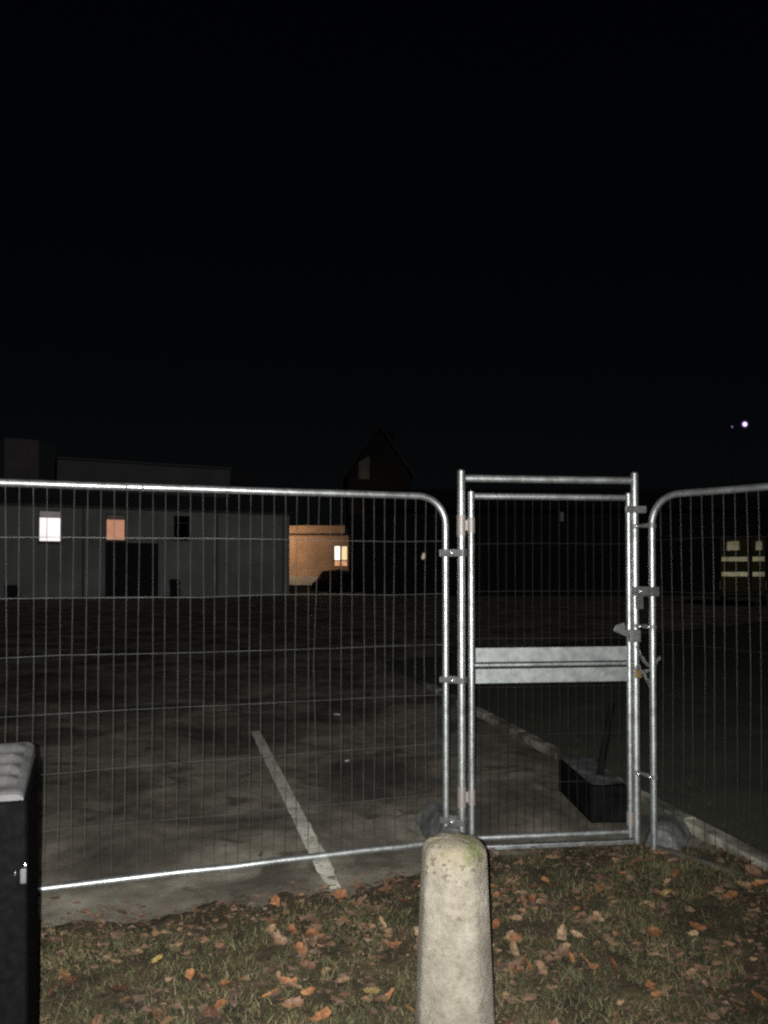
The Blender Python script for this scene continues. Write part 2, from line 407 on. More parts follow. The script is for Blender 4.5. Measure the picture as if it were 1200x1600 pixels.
fm, fo = MB(), MB()
for _ in range(9500):
    x, y = random.uniform(-1.9, 2.2), random.uniform(1.9, 4.7)
    if abs(x) > y * .55 + .1 or y > edge_y(x) + abs(random.gauss(0, .12)) or x > kerb_x(y): continue
    if nz(x, y, 3.0, 50) < -.05 and edge_y(x) - y > .3: continue
    sz = random.uniform(.006, .016) if random.random() < .7 else random.uniform(.016, .034); a = random.uniform(0, 6.28); z = max(.003, verge_z(x, y)) + random.uniform(.002, .016)
    P = []
    for k in range(5):
        t = a + k * 1.257; q = sz * random.uniform(.6, 1.1); P.append((x + q * math.cos(t), y + q * .7 * math.sin(t), z + random.uniform(-.25, .4) * sz))
    (fm if random.random() < .82 else fo).quad(*P)
o = fo.build('leaf_litter', LITTER2); kind(o, 'stuff'); tag(o, 'torn orange and tan leaf pieces matted into the verge grass', 'leaf litter')
o = fm.build('leaf_litter', LITTER); kind(o, 'stuff'); tag(o, 'broken brown leaf litter and bark bits scattered over the verge', 'leaf litter')

def leaf_mesh(name, lobes, seed, curl):
    rng = random.Random(seed); mb = MB(); k = 26; rings = (.0, .45, .8, 1.0)
    def z(x, y): return curl * (x * x * .9 + y * y * .35) + .10 * math.sin(3 * x + seed) * math.cos(2.5 * y) + .06 * abs(x)
    pts = []
    for i in range(k):
        a = 2 * math.pi * i / k
        if lobes: r = .62 + .38 * abs(math.cos(a * lobes / 2 + math.pi / 2)) ** .7
        else: r = (.60 + .28 * math.cos(a) ** 2 + .12 * max(0, math.cos(a)))
        r *= rng.uniform(.74, 1.08)
        pts.append((r * math.sin(a) * (.85 if lobes else .68), r * math.cos(a)))
    mb.v.append((0, 0, 0))
    for s in rings[1:]:
        for x, y in pts: mb.v.append((x * s, y * s, z(x * s, y * s)))
    for i in range(k):
        j = (i + 1) % k
        mb.f.append((0, 1 + i, 1 + j))
        for q in range(2): mb.f.append((1 + q * k + i, 1 + (q + 1) * k + i, 1 + (q + 1) * k + j, 1 + q * k + j))
    n = len(mb.v)                                      # stalk
    y0 = -.55
    for t in range(4):
        yy = y0 - t * .22
        mb.v += [(-.018, yy, z(0, y0) + .03 * t), (.018, yy, z(0, y0) + .03 * t)]
    for t in range(3): mb.f.append((n + 2 * t, n + 2 * t + 1, n + 2 * t + 3, n + 2 * t + 2))
    me = bpy.data.meshes.new(name); me.from_pydata(mb.v, [], mb.f); me.update()
    for p in me.polygons: p.use_smooth = True
    return me
LAB = {'orange': ('bright orange dry leaf lying on the grass', 'orange fallen leaves'),
       'tan': ('pale tan curled leaf lying on the grass', 'pale tan fallen leaves'),
       'brown': ('dull brown withered leaf lying on the grass', 'brown fallen leaves'),
       'yellow': ('dull yellow leaf lying on the grass', 'yellow fallen leaves')}
shapes = {}
for cn in LEAF:
    shapes[cn] = []
    for q in range(5):
        me = leaf_mesh('fallen_leaf', (5, 0, 0, 3, 0)[q], q * 3 + len(cn), (.35, .75, .3, .55, -.5)[q]); me.materials.append(LEAF[cn]); shapes[cn].append(me)
def put_leaf(x, y, cn, sz, big_tilt=.5):
    o = bpy.data.objects.new('fallen_leaf', random.choice(shapes[cn])); S.collection.objects.link(o)
    o.location = (x, y, max(.006, verge_z(x, y)) + random.uniform(.004, .022)); o.scale = (sz, sz, sz)
    o.rotation_euler = (random.gauss(.25, big_tilt), random.gauss(0, big_tilt), random.uniform(0, 6.28))
    tag(o, LAB[cn][0], 'leaf', LAB[cn][1])
seen = [(-1.08, 3.21, 'tan', .030), (-.92, 2.95, 'orange', .034), (-1.0, 3.0, 'brown', .04), (-.60, 2.90, 'orange', .036), (-.66, 3.0, 'tan', .03), (-.50, 3.48, 'tan', .034),
        (-.40, 3.50, 'orange', .034), (-.31, 3.45, 'orange', .032), (-.35, 3.05, 'orange', .026), (-.22, 2.80, 'orange', .042), (-.16, 3.05, 'tan', .036), (-.05, 3.0, 'yellow', .03),
        (.05, 3.35, 'orange', .03), (.0, 2.75, 'orange', .036), (-.48, 2.7, 'orange', .03), (.5, 3.55, 'orange', .034), (.57, 3.42, 'orange', .034), (.60, 3.62, 'tan', .03),
        (.63, 4.0, 'tan', .03), (.9, 3.75, 'orange', .032), (.98, 3.62, 'tan', .034), (1.06, 3.9, 'orange', .03), (1.52, 4.12, 'orange', .04), (1.38, 3.9, 'yellow', .03), (1.7, 4.15, 'orange', .026),
        (.66, 2.72, 'orange', .034), (.75, 2.62, 'orange', .03), (.62, 3.02, 'tan', .03), (1.05, 2.66, 'orange', .036), (1.35, 3.12, 'tan', .026), (-1.2, 3.3, 'tan', .02), (-1.05, 2.66, 'orange', .036)]
for x, y, cn, sz in seen: put_leaf(x, y, cn, sz * 1.2, .35)
left = 262
while left:
    x, y = random.uniform(-1.75, 2.2), random.uniform(2.25, 4.45)
    if abs(x) > y * .53 or not in_verge(x, y) or math.hypot(x - .22, y - 2.5) < .15: continue
    if nz(x, y, 1.6, 40) < -.02 and random.random() < .8: continue
    left -= 1
    put_leaf(x, y, random.choices(['brown', 'orange', 'tan', 'yellow'], [.38, .32, .25, .05])[0], random.uniform(.026, .052))

# ------------------------------------------------------------------ temporary fence panels
def panel(label, right, yaw, length, rows, wm, rm, wrad, r=.0195, H=2.055, z0=.042, flip=False):
    """local x runs along the panel from its gate-side post (x=0) outwards (-x, or +x when flip)"""
    t = thing('mesh_fence', label, 'fence', (right[0], right[1], 0), yaw, 'mesh fence panels beside the gate')
    sx_ = 1 if flip else -1; rc = .165
    fr = MB(); pts = [(0, 0, .005), (0, 0, .6), (0, 0, 1.2), (0, 0, H - rc)]
    for q in range(1, 10):
        a = math.pi / 2 * q / 10; pts.append((sx_ * (rc - rc * math.cos(a)), 0, H - rc + rc * math.sin(a)))
    pts += [(sx_ * (rc + (length - 2 * rc) * q / 12), random.uniform(-.002, .002), H + random.uniform(-.002, .002)) for q in range(13)]
    for q in range(1, 10):
        a = math.pi / 2 * q / 10; pts.append((sx_ * (length - rc + rc * math.sin(a)), 0, H - rc + rc * math.cos(a)))
    pts += [(sx_ * length, 0, H - rc), (sx_ * length, 0, .005)]
    fr.tube(pts, r, 16)
    fr.build('frame', GALV, t, smooth=True)
    rl = MB(); rl.tube([(sx_ * (.018 + (length - .036) * q / 14), random.uniform(-.0015, .0015), z0 + random.uniform(-.003, .003)) for q in range(15)], r * .95, 16)
    rl.build('bottom_rail', rm, t, smooth=True)
    wr = MB(); n = int(length / .0635)
    for i in range(1, n):
        x = length * i / n
        e = min(x, length - x); top = H if e >= rc else H - rc + math.sqrt(max(0, rc * rc - (rc - e) ** 2))
        o1, o2 = random.gauss(0, .005), random.gauss(0, .004)
        if random.random() < .06: o1 *= 2.5; o2 += .012
        wr.tube([(sx_ * (x + random.gauss(0, .0012)), -.012, z0 - .03), (sx_ * (x + o1 * .5), -.006 + o2, .6), (sx_ * (x + o1), o2, 1.1), (sx_ * (x + o1 * .4), -.004, 1.65), (sx_ * x, -.012, top)], wrad, 5)
    for z in rows:
        wr.tube([(sx_ * length * q / 10, .004 + random.gauss(0, .002), z + random.gauss(0, .003)) for q in range(11)], wrad, 5)
    wr.build('wire_mesh', wm, t, smooth=True)
    bd = MB()                                             # welded ring bands at the joints of the tube
    for x in (1.70, 1.78):
        bd.tube([(sx_ * x, 0, H), (sx_ * (x + .012), 0, H)], r * 1.08, 16)
    bd.build('weld_band', CLAMP, t, smooth=True)
    return t
ROWS = (1.79, 1.485, 1.19, .90, .61, .32)
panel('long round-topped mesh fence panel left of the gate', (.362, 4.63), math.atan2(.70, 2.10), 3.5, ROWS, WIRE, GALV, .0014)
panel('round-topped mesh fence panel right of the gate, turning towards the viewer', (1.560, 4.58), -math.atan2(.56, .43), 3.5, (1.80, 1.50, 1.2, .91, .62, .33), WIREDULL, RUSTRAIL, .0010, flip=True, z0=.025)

# ------------------------------------------------------------------ the gate
gate = thing('pedestrian_gate', 'galvanised steel pedestrian gate with mesh leaf and two flat cross plates', 'gate', (.450, 4.58, 0), math.atan2(.12, 1.038))
GW = 1.056
for x in (0, GW):
    m = MB(); m.tube([(x, 0, .0), (x, 0, .8), (x, 0, 1.5), (x, 0, 2.202)], .0225, 16)
    p = m.build('post', GALV, gate, smooth=True)
    c = MB(); c.tube([(x, 0, 2.2025), (x, 0, 2.208), (x, 0, 2.212)], [.0215, .018, .006], 16); c.build('end_cap', GALV, p, smooth=True)
m = MB(); m.tube([(.023, 0, 2.160), (.5, 0, 2.159), (GW - .023, 0, 2.160)], .0215, 16); m.build('top_bar', GALV, gate, smooth=True)
m = MB(); m.box((.0235, -.02, .006), (GW - .0235, .02, .032)); m.build('threshold', GALV, gate, bevel=.004)
LY = -.012; L0, L1 = .056, 1.012
lf = MB()
for x in (L0, L1): lf.tube([(x, LY, .05), (x, LY, .7), (x, LY, 1.4), (x, LY, 2.080)], .0185, 16)
for z in (2.055, .078): lf.tube([(L0 + .019, LY, z), (.5, LY, z), (L1 - .019, LY, z)], .018, 16)
leaf = lf.build('gate_leaf', GALV, gate, smooth=True)
m = MB(); m.tube([(L0 + .019, LY, 1.0725), (.5, LY, 1.0725), (L1 - .019, LY, 1.0725)], .013, 14); m.build('mid_rail', GALV, leaf, smooth=True)
for z0, z1 in ((1.092, 1.174), (.970, 1.053)):
    m = MB()
    m.box((L0 + .02, LY - .022, z0), (L1 - .02, LY - .018, z1))
    for z in (z0, z1 - .003): m.box((L0 + .0205, LY - .0178, z), (L1 - .0205, LY - .004, z + .003))
    m.build('cross_plate', SHEET, leaf, bevel=.0015)
m = MB(); n = 18
for i in range(1, n):
    x = L0 + (L1 - L0) * i / n; o1 = random.gauss(0, .003)
    m.tube([(x, LY + .01, .078), (x + o1, LY + .012, .8), (x + o1, LY + .012, 1.5), (x, LY + .01, 2.062)], .0012, 5)
for z in (1.78, 1.50, 1.22, .94, .66, .38):
    m.tube([(L0, LY + .015, z + random.gauss(0, .002)), (.5, LY + .015, z + random.gauss(0, .003)), (L1, LY + .015, z)], .0013, 5)
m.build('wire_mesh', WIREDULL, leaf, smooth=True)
for z in (1.885, .315):                              # hinges
    m = MB(); m.tube([(0, 0, z - .06), (0, 0, z + .06)], .0262, 16); m.tube([(L0, LY, z - .045), (L0, LY, z + .045)], .0215, 16)
    m.box((.012, -.014, z - .03), (L0 - .01, -.002, z + .03))
    m.build('hinge', TAN, gate, smooth=True)
m = MB(); z = 1.985                                   # keep band over post and stile
m.box((L1 - .028, -.036, z - .021), (GW + .058, -.030, z + .021)); m.box((GW + .052, -.0298, z - .021), (GW + .058, .03, z + .021))
m.build('keep_band', CLAMP, gate, bevel=.003)
m = MB(); m.tube([(L1, LY, .12), (L1, LY, .20)], .0225, 16); m.box((L1 + .012, -.02, .13), (GW - .015, -.004, .185)); m.build('drop_bolt_sleeve', TAN, gate, smooth=True)
m = MB()                                              # bent latch flap and its box
M = Matrix.Translation((.955, -.05, 1.262)) @ Matrix.Rotation(R(24), 4, 'Y')
m.box((-.055, -.004, -.018), (.045, .004, .020), M)
M = Matrix.Translation((.945, -.06, 1.30)) @ Matrix.Rotation(R(-18), 4, 'Y')
m.box((-.026, -.003, -.024), (.02, .003, .012), M)
m.box((1.0, -.052, 1.20), (1.066, -.026, 1.272))
m.build('latch', CLAMP, gate, bevel=.004)

# chain and padlock round the two posts
ch = thing('padlock_chain', 'steel chain with brass padlock hanging round the gate latch post', 'chain', (1.51, 4.64, 0))
path = []
for q in range(15):
    a = q / 14; path.append(Vector((-.035 + .135 * a, -.030 - .015 * math.sin(a * 3.1), 1.175 - .075 * math.sin(a * 3.14) - .06 * a)))
for q in range(1, 9):
    a = q / 8; path.append(Vector((.10 - .15 * a, -.035, 1.115 - .05 * math.sin(a * 3.14) - .06 * a)))
for q in range(1, 8):
    a = q / 7; path.append(Vector((-.0 + .05 * a, -.04, 1.03 - .10 * a)))
m = MB()
for i in range(len(path) - 1):
    p, q = path[i], path[i + 1]; d = (q - p).normalized(); u = d.orthogonal().normalized(); w = d.cross(u)
    if i % 2: u, w = w, u
    c_ = (p + q) / 2; L = (q - p).length * .85
    m.tube([c_ + d * L * math.cos(2 * math.pi * k / 10) * .85 + u * .0085 * math.sin(2 * math.pi * k / 10) for k in range(10)], .0027, 6, closed=True)
m.build('chain', CLAMP, ch, smooth=True)
m = MB(); m.box((-.048, -.052, .995), (-.010, -.032, 1.045)); lk = m.build('padlock', BRASS, ch, bevel=.005)
m = MB(); m.tube([(-.029 + .013 * math.cos(math.pi * k / 8), -.042, 1.045 + .03 * math.sin(math.pi * k / 8)) for k in range(9)], .004, 8); m.build('shackle', CLAMP, lk, smooth=True)

# couplers that tie the panels to the gate posts
PL, PG = Vector((.362, 4.63)), Vector((.450, 4.58))
QG, QL = Vector((1.450 + .049, 4.70)), Vector((1.560, 4.58))
def coupler(a, bq, z, h, label, bolt, rod=False, dogtag=False, ends=False):
    d = (bq - a); L = d.length; yaw = math.atan2(d.y, d.x)
    t = thing('fence_coupler', label, 'coupler', (a.x, a.y, z), yaw, 'steel couplers between the gate and the fence panels')
    m = MB()
    if rod:
        m.tube([(.02, -.012, 0), (L - .018, -.012, 0)], .009, 12)
        m.tube([(L * .55, -.012, 0), (L * .8, -.012, 0)], .013, 6)
        for x in (0, L): m.tube([(x, 0, -h / 2), (x, 0, h / 2)], .0245, 14)
    else:
        m.box((-.021, -.030, -h / 2), (L + .021, -.0255, h / 2))
        m.box((-.021, .0255, -h / 2), (L + .021, .030, h / 2))
        for x in (-.0255, L + .021): m.box((x, -.030, -h / 2), (x + .0045, .030, h / 2))
    m.build('clamp', CLAMP, t, smooth=rod, bevel=0 if rod else .002)
    spots = [(bolt * L, -.031)] + ([(0, -.026), (L, -.026)] if ends else [])
    for x, y in spots:
        bt = MB(); bt.tube([(x, y + .002, 0), (x, y - .006, 0), (x, y - .011, 0), (x, y - .013, 0)], [.011, .011, .008, .002], 12)
        bt.build('bolt', BRIGHT, t, smooth=True)
    if dogtag:
        m = MB(); m.box((L * .25, -.034, -h / 2 - .075), (L * .7, -.0315, -h / 2 - .002)); m.build('hanging_plate', CLAMP, t, bevel=.004)
    return t
coupler(PL, PG, 1.725, .042, 'flat coupler joining left panel to gate post, high up', .52)
coupler(PL, PG, .985, .034, 'flat coupler joining left panel to gate post, below the cross plates', .55)
coupler(PL, PG, .17, .035, 'low coupler at the foot of the left panel, behind the concrete bollard', .5)
coupler(QG, QL, 1.885, .03, 'thin rod coupler nearest the top of the right panel', .35, rod=True)
coupler(QG, QL, 1.50, .055, 'coupler with a shiny bolt and a small plate hanging below it', .55, dogtag=True)
coupler(QG, QL, 1.295, .022, 'thin rod coupler with bright bolt heads just above the chain', .5, rod=True, ends=True)
coupler(QG, QL, .43, .024, 'thin rod coupler low down right of the gate', .35, rod=True, ends=True)

# concrete feet
def foot(label, loc, yaw, L, w, h):
    mb = MB(); prof = [(-.5, 0), (-.49, .18), (-.36, .62), (-.24, .93), (-.12, 1), (.12, 1), (.24, .93), (.36, .62), (.49, .18), (.5, 0)]
    ns = 8; prev = None
    for i in range(ns + 1):
        t = i / ns; y = -L / 2 + L * t; e = 1 - .12 * (abs(2 * t - 1) ** 6)
        cur = []
        for px, pz in prof:
            jx = .022 * nz(px * 3, y * 9, 1.0, 5 + h); cur.append((px * w * e + jx, y, pz * h * e + .018 * pz * nz(px * 4, y * 9, 1, 8)))
        if prev:
            for k in range(len(prof) - 1): mb.quad(prev[k], prev[k + 1], cur[k + 1], cur[k])
        else: mb.f.append(tuple(range(1000000, 1000000)) or (0, 1, 2)) if False else None
        prev = cur if prev is None else cur
        if i in (0, ns): mb.quad(*(cur if i == 0 else cur[::-1]))
    o = mb.build('concrete_block', FOOT, None); o.location = loc; o.rotation_euler = (0, 0, yaw)
    return tag(o, label, 'concrete block', 'concrete blocks under the fence')
foot('grey concrete fence foot behind the top of the bollard', (.36, 4.84, 0), R(10), .52, .22, .145)
foot('lumpy grey concrete fence foot under the right panel, beside the kerb', (1.70, 4.76, 0), R(-30), .40, .23, .13)

# ------------------------------------------------------------------ concrete bollard
mb = MB(); K = 64
prof = [(0, .134), (.1, .1295), (.25, .1235), (.4, .1165), (.55, .1095), (.65, .1055), (.70, .1035), (.735, .1022), (.762, .1005), (.777, .0965), (.788, .089), (.797, .076), (.803, .054), (.806, .025)]
for z, r in prof:
    for j in range(K):
        a = 2 * math.pi * j / K
        # soft-edged octagon section
        m8 = ((a - R(8) + math.pi / 8) % (math.pi / 4)) - math.pi / 8
        oc = 1 / math.cos(m8) * .955; f = 1 * .35 + oc * .65
        rr = r * f * (1 + .012 * nz(math.cos(a) * 2, math.sin(a) * 2 + z * 6, 1.6, 3))
        mb.v.append((rr * math.cos(a), rr * math.sin(a), z + .003 * nz(math.cos(a), math.sin(a), 3, z)))
for i in range(len(prof) - 1):
    for j in range(K):
        mb.f.append((i * K + j, i * K + (j + 1) % K, (i + 1) * K + (j + 1) % K, (i + 1) * K + j))
mb.v.append((0, 0, .808)); n = len(mb.v) - 1; q = (len(prof) - 1) * K
for j in range(K): mb.f.append((q + j, q + (j + 1) % K, n))
bo = mb.build('bollard', CONC, None, smooth=True); bo.location = (.217, 2.46, 0); bo.scale = (1, 1, .985)
tag(bo, 'tapered pale concrete bollard with mossy rounded top in front of the gate', 'bollard')

# ------------------------------------------------------------------ black bin at the left edge
bn = thing('litter_bin', 'black bin with a ridged grey lid and a small bright lock', 'bin', (-.915, 2.03, 0), R(20))
# local: x=0 is the right side, -x to the left; y=0 the front, +y to the back
m = MB(); W_, D_ = .56, .404
for (x0, x1, y0, y1, z0, z1, s) in ((-W_, 0, 0, D_, .02, 1.02, .0),): pass
def frus(mb, bot, top, z0, z1):
    n = len(mb.v)
    for (x0, x1, y0, y1), zz in ((bot, z0), (top, z1)):
        zs = zz if isinstance(zz, tuple) else (zz, zz)
        mb.v += [(x0, y0, zs[0]), (x1, y0, zs[0]), (x1, y1, zs[1]), (x0, y1, zs[1])]
    mb.f += [tuple(n + i for i in q_) for q_ in ((3, 2, 1, 0), (4, 5, 6, 7), (0, 1, 5, 4), (1, 2, 6, 5), (2, 3, 7, 6), (3, 0, 4, 7))]
frus(m, (-W_ - .01, .012, -.01, D_ + .01), (-W_, 0, 0, D_), .01, (1.030, 1.064))
m.build('body', BINBODY, bn, bevel=.018)
# ridged sloping lid
m = MB(); xs = [-W_ - .004, -W_ + .02, -.055, -.03, -.018, -.010]; ny_ = 48; prev = None
def lid_z(x, y):
    t = y / D_; base = 1.052 + .058 * t
    rid = 0
    if .12 < t < .93: rid = .014 * (math.sin((t - .12) / .81 * 2 * math.pi * 4 - math.pi / 2) * .5 + .5)
    ex = max(0, (x + .03) / .033); rid *= 1 if x < -.045 else 0
    return base + rid - .028 * max(0, ex) ** 2 - .02 * max(0, (t - .93) / .07) ** 2 - .022 * max(0, (.08 - t) / .08) ** 2
for i in range(ny_ + 1):
    y_ = .014 + (D_ - .012) * i / ny_
    cur = [(xs[0], y_, lid_z(xs[0], max(0, min(D_, y_))) - .004)] + [(x, y_, lid_z(x, max(0, min(D_, y_)))) for x in xs] + [(-.009, y_, 1.030 + .03 * i / ny_)]
    if prev:
        for k in range(len(cur) - 1): m.quad(prev[k], prev[k + 1], cur[k + 1], cur[k])
    if i == 0: m.quad(*cur[::-1])
    if i == ny_: m.quad(*cur)
    prev = cur
ld = m.build('lid', BINLID, bn, smooth=True)
lo = MB(); lo.box((-.013, -.022, .828), (.002, -.0125, .866)); lkk = lo.build('lock', BINLID, bn, bevel=.003)
for a, bq in (((-.004, -.030, .872), (.003, -.020, .881)), ((-.026, -.028, .852), (-.022, -.016, .863))):
    q = MB(); q.box(a, bq); q.build('lock_bolt', BRIGHT, lkk, bevel=.002)

# ------------------------------------------------------------------ low black box behind the gate with a leaning post
bx = thing('low_box', 'low black box with a grey top and a leaning dark post, behind the gate', 'box', (1.325, 5.08, 0), R(3))
m = MB(); m.box((0, 0, 0), (.25, .76, .235)); m.build('side', SLEEPER, bx, bevel=.012)
m = MB(); n0 = 8
for i in range(n0):
    for j in range(n0):
        P = []
        for di, dj in ((0, 0), (1, 0), (1, 1), (0, 1)):
            x, y = .012 + .226 * (i + di) / n0, .012 + .736 * (j + dj) / n0
            P.append((x, y, .238 + .012 * (nz(x, y, 8, 4) + .5)))
        m.quad(*P)
m.build('top', SLABTOP, bx)
m = MB(); m.tube([(.15, .26, .225), (.16, .26, .34), (.20, .27, .52), (.235, .28, .72)], [.028, .022, .02, .017], 10); m.build('post', SLEEPER, bx, smooth=True)

# scraps of litter on the tarmac
def scrap(x, y, s, label):
    mb = MB(); n = 7; P = [[(x_ := s * (i / n - .5) * (1 + .2 * nz(i, j, .7)), s * .8 * (j / n - .5), .006 + s * .35 * abs(nz(i + x * 9, j, .45, y))) for j in range(n + 1)] for i in range(n + 1)]
    for i in range(n):
        for j in range(n): mb.quad(P[i][j], P[i + 1][j], P[i + 1][j + 1], P[i][j + 1])
    o = mb.build('litter_scrap', SCRAP, None); o.location = (x, y, 0); o.rotation_euler = (.2, 0, x * 7)
    tag(o, label, 'litter')
SCRAP = noisy('paper_scrap', [(.3, (.6, .6, .58)), (.7, (.8, .8, .78))], 20, .7, 0, 0)
scrap(-.52, 8.85, .07, 'small white scrap on the tarmac, beyond the end of the white line')
scrap(-.31, 6.72, .045, 'tiny pale scrap on the tarmac right of the white line')
# dead leaves blown onto the tarmac
for x, y in ((.30, 5.9), (-.9, 5.0), (.12, 5.3), (-1.5, 5.5), (.2, 7.0), (-.7, 4.5)):
    o = bpy.data.objects.new('fallen_leaf', random.choice(shapes['brown'])); S.collection.objects.link(o)
    o.location = (x, y, .012); o.scale = (.03, .03, .03); o.rotation_euler = (.2, .1, x * 9)
    tag(o, 'dark withered leaf blown onto the tarmac', 'leaf', 'leaves blown onto the tarmac')

# ------------------------------------------------------------------ long grey building across the car park
yawB = math.atan2(8.2, 15.33)
B = thing('grey_building', 'long low grey building with two lit windows and a dark door', 'building', (-21.66, 44.65, 0), yawB)
def wall_with_holes(mb, x0, x1, z0, z1, holes, y=0, depth=.18):
    xs = sorted({x0, x1, *[h[0] for h in holes], *[h[1] for h in holes]}); zs = sorted({z0, z1, *[h[2] for h in holes], *[h[3] for h in holes]})
    for a, bq in zip(xs, xs[1:]):
        for c_, d_ in zip(zs, zs[1:]):
            mx, mz = (a + bq) / 2, (c_ + d_) / 2
            if not any(h[0] < mx < h[1] and h[2] < mz < h[3] for h in holes):
                mb.quad((a, y, c_), (bq, y, c_), (bq, y, d_), (a, y, d_))
    for a, bq, c_, d_ in holes:
        y2 = y + depth
        mb.quad((a, y, c_), (a, y2, c_), (a, y2, d_), (a, y, d_)); mb.quad((bq, y2, c_), (bq, y, c_), (bq, y, d_), (bq, y2, d_))
        mb.quad((a, y, d_), (a, y2, d_), (bq, y2, d_), (bq, y, d_)); mb.quad((a, y2, c_), (a, y, c_), (bq, y, c_), (bq, y2, c_))
H1, H2, H3, HD = (1.90, 3.10, 3.32, 5.14), (5.62, 6.74, 3.46, 5.06), (9.65, 10.66, 3.62, 5.08), (5.58, 8.72, .06, 3.33)
m = MB(); X0, X1 = -7, 17.36
wall_with_holes(m, X0, X1, -.3, 5.52, [H1, H2, H3, HD])
m.quad((X1, 0, -.3), (X1, 14, -.3), (X1, 14, 5.52), (X1, 0, 5.52)); m.quad((X0, 14, -.3), (X0, 0, -.3), (X0, 0, 5.52), (X0, 14, 5.52))
m.quad((X1, 14, -.3), (X0, 14, -.3), (X0, 14, 5.52), (X1, 14, 5.52))
m.build('wall', RENDER, B)
for x in (4.3, 12.4, 16.9):
    m = MB(); m.tube([(x, -.07, .05), (x, -.07, 5.45)], .05, 10); m.build('downpipe', FRAMEM, B, smooth=True)
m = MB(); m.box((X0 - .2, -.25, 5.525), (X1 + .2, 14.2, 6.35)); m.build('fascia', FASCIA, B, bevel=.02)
def window(h, trans, lower, upper, name='window'):
    a, bq, c_, d_ = h; m = MB(); y = .10; w = .045
    for (p, q, r_, s_) in ((a, a + w, c_, d_), (bq - w, bq, c_, d_), (a + w, bq - w, c_, c_ + w), (a + w, bq - w, d_ - w, d_), (a + w, bq - w, trans, trans + w)):
        m.box((p + .001, y, r_ + .001), (q - .001, y + .07, s_ - .001))
    f = m.build('window', FRAMEM, B)
    m = MB(); m.box((a + w, y + .03, c_ + w), (bq - w, y + .05, trans)); m.build('pane', lower, f)
    m = MB(); m.box((a + w, y + .03, trans + w), (bq - w, y + .05, d_ - w)); m.build('transom_pane', upper, f)
    m = MB(); m.box((a - .08, -.07, c_ - .07), (bq + .08, -.003, c_ - .004)); m.build('sill', FRAMEM, f)
    return f
window(H1, 4.72, G_WHITE, G_WHITED); window(H2, 4.72, G_SALMON, G_SALMD); window(H3, 4.6, DKGLASS, DKGLASS)
m = MB()
for i in range(2):
    x = HD[0] + .03 + i * 1.55; m.box((x, .10, .07), (x + 1.53, .16, 3.29))
    for zz in (.4, 1.2, 2.0, 2.8): m.box((x + .15, .085, zz), (x + 1.38, .0995, zz + .5))
d = m.build('door', DOOR, B, bevel=.01)
m = MB(); m.box((HD[0] + 1.45, .05, 1.1), (HD[0] + 1.49, .083, 1.35)); m.build('handle', FRAMEM, d)
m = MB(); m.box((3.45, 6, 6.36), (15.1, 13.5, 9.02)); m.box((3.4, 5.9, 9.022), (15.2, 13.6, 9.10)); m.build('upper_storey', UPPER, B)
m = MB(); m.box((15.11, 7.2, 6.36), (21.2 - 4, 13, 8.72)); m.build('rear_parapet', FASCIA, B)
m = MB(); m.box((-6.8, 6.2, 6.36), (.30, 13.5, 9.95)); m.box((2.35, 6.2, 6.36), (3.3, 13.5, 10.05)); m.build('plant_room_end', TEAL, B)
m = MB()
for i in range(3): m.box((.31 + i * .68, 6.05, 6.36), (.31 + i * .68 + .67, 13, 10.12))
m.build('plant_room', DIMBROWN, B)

# things against its wall
def wheelie(x, label, h=1.0, w=.52):
    c_ = Vector((-21.66, 44.65, 0)) + Matrix.Rotation(yawB, 3, 'Z') @ Vector((x, -.55, 0))
    t = thing('wheelie_bin', label, 'bin', c_, yawB, 'dark bins by the grey building')
    m = MB(); frus(m, (-w * .42, w * .42, -.24, .24), (-w / 2, w / 2, -.3, .3), .06, h); m.build('body', DOOR, t, bevel=.02)
    m = MB(); frus(m, (-w / 2 - .02, w / 2 + .02, -.33, .32), (-w / 2 + .03, w / 2 - .03, -.26, .28), h + .002, (h + .06, h + .12)); m.build('lid', DOOR, t, bevel=.02)
    for s in (-1, 1):
        q = MB(); q.tube([(s * w * .43 - .02, .24, .1), (s * w * .43 + .02, .24, .1)], .1, 12); q.build('wheel', TYRE, t, smooth=True)
wheelie(9.6, 'dark bin standing against the grey wall below the unlit window')
wheelie(.45, 'dark bin standing against the grey wall at the left edge of the picture', .7, .7)

# lamp on the hidden end wall, which lights the building behind
endp = Vector((-21.66, 44.65, 0)) + Matrix.Rotation(yawB, 3, 'Z') @ Vector((17.36, 4.6, 0))
lt = thing('wall_lamp', 'warm lamp on the end wall of the grey building, hidden round its corner', 'lamp', (endp.x, endp.y, 4.3), yawB)
m = MB(); m.box((.003, -.12, -.15), (.05, .12, .15)); m.build('back_plate', FASCIA, lt)
m = MB(); m.tube([(.10, 0, -.11), (.10, 0, .11)], .05, 12); m.build('lamp_shade', G_YEL, lt, smooth=True)
L = bpy.data.objects.new('wall_lamp_light', bpy.data.lights.new('wall_lamp_light', 'SPOT')); S.collection.objects.link(L)
L.data.energy = 480; L.data.color = (1, .64, .37); L.data.shadow_soft_size = .1; L.data.spot_size = R(112); L.data.spot_blend = .5
L.parent = lt; L.location = (.22, 0, 0)
ad = Vector((-3.9, 60, 2.8)) - Vector((endp.x, endp.y, 4.3)); L.rotation_euler = (Matrix.Rotation(-yawB, 3, 'Z') @ -ad).to_track_quat('Z', 'Y').to_euler()

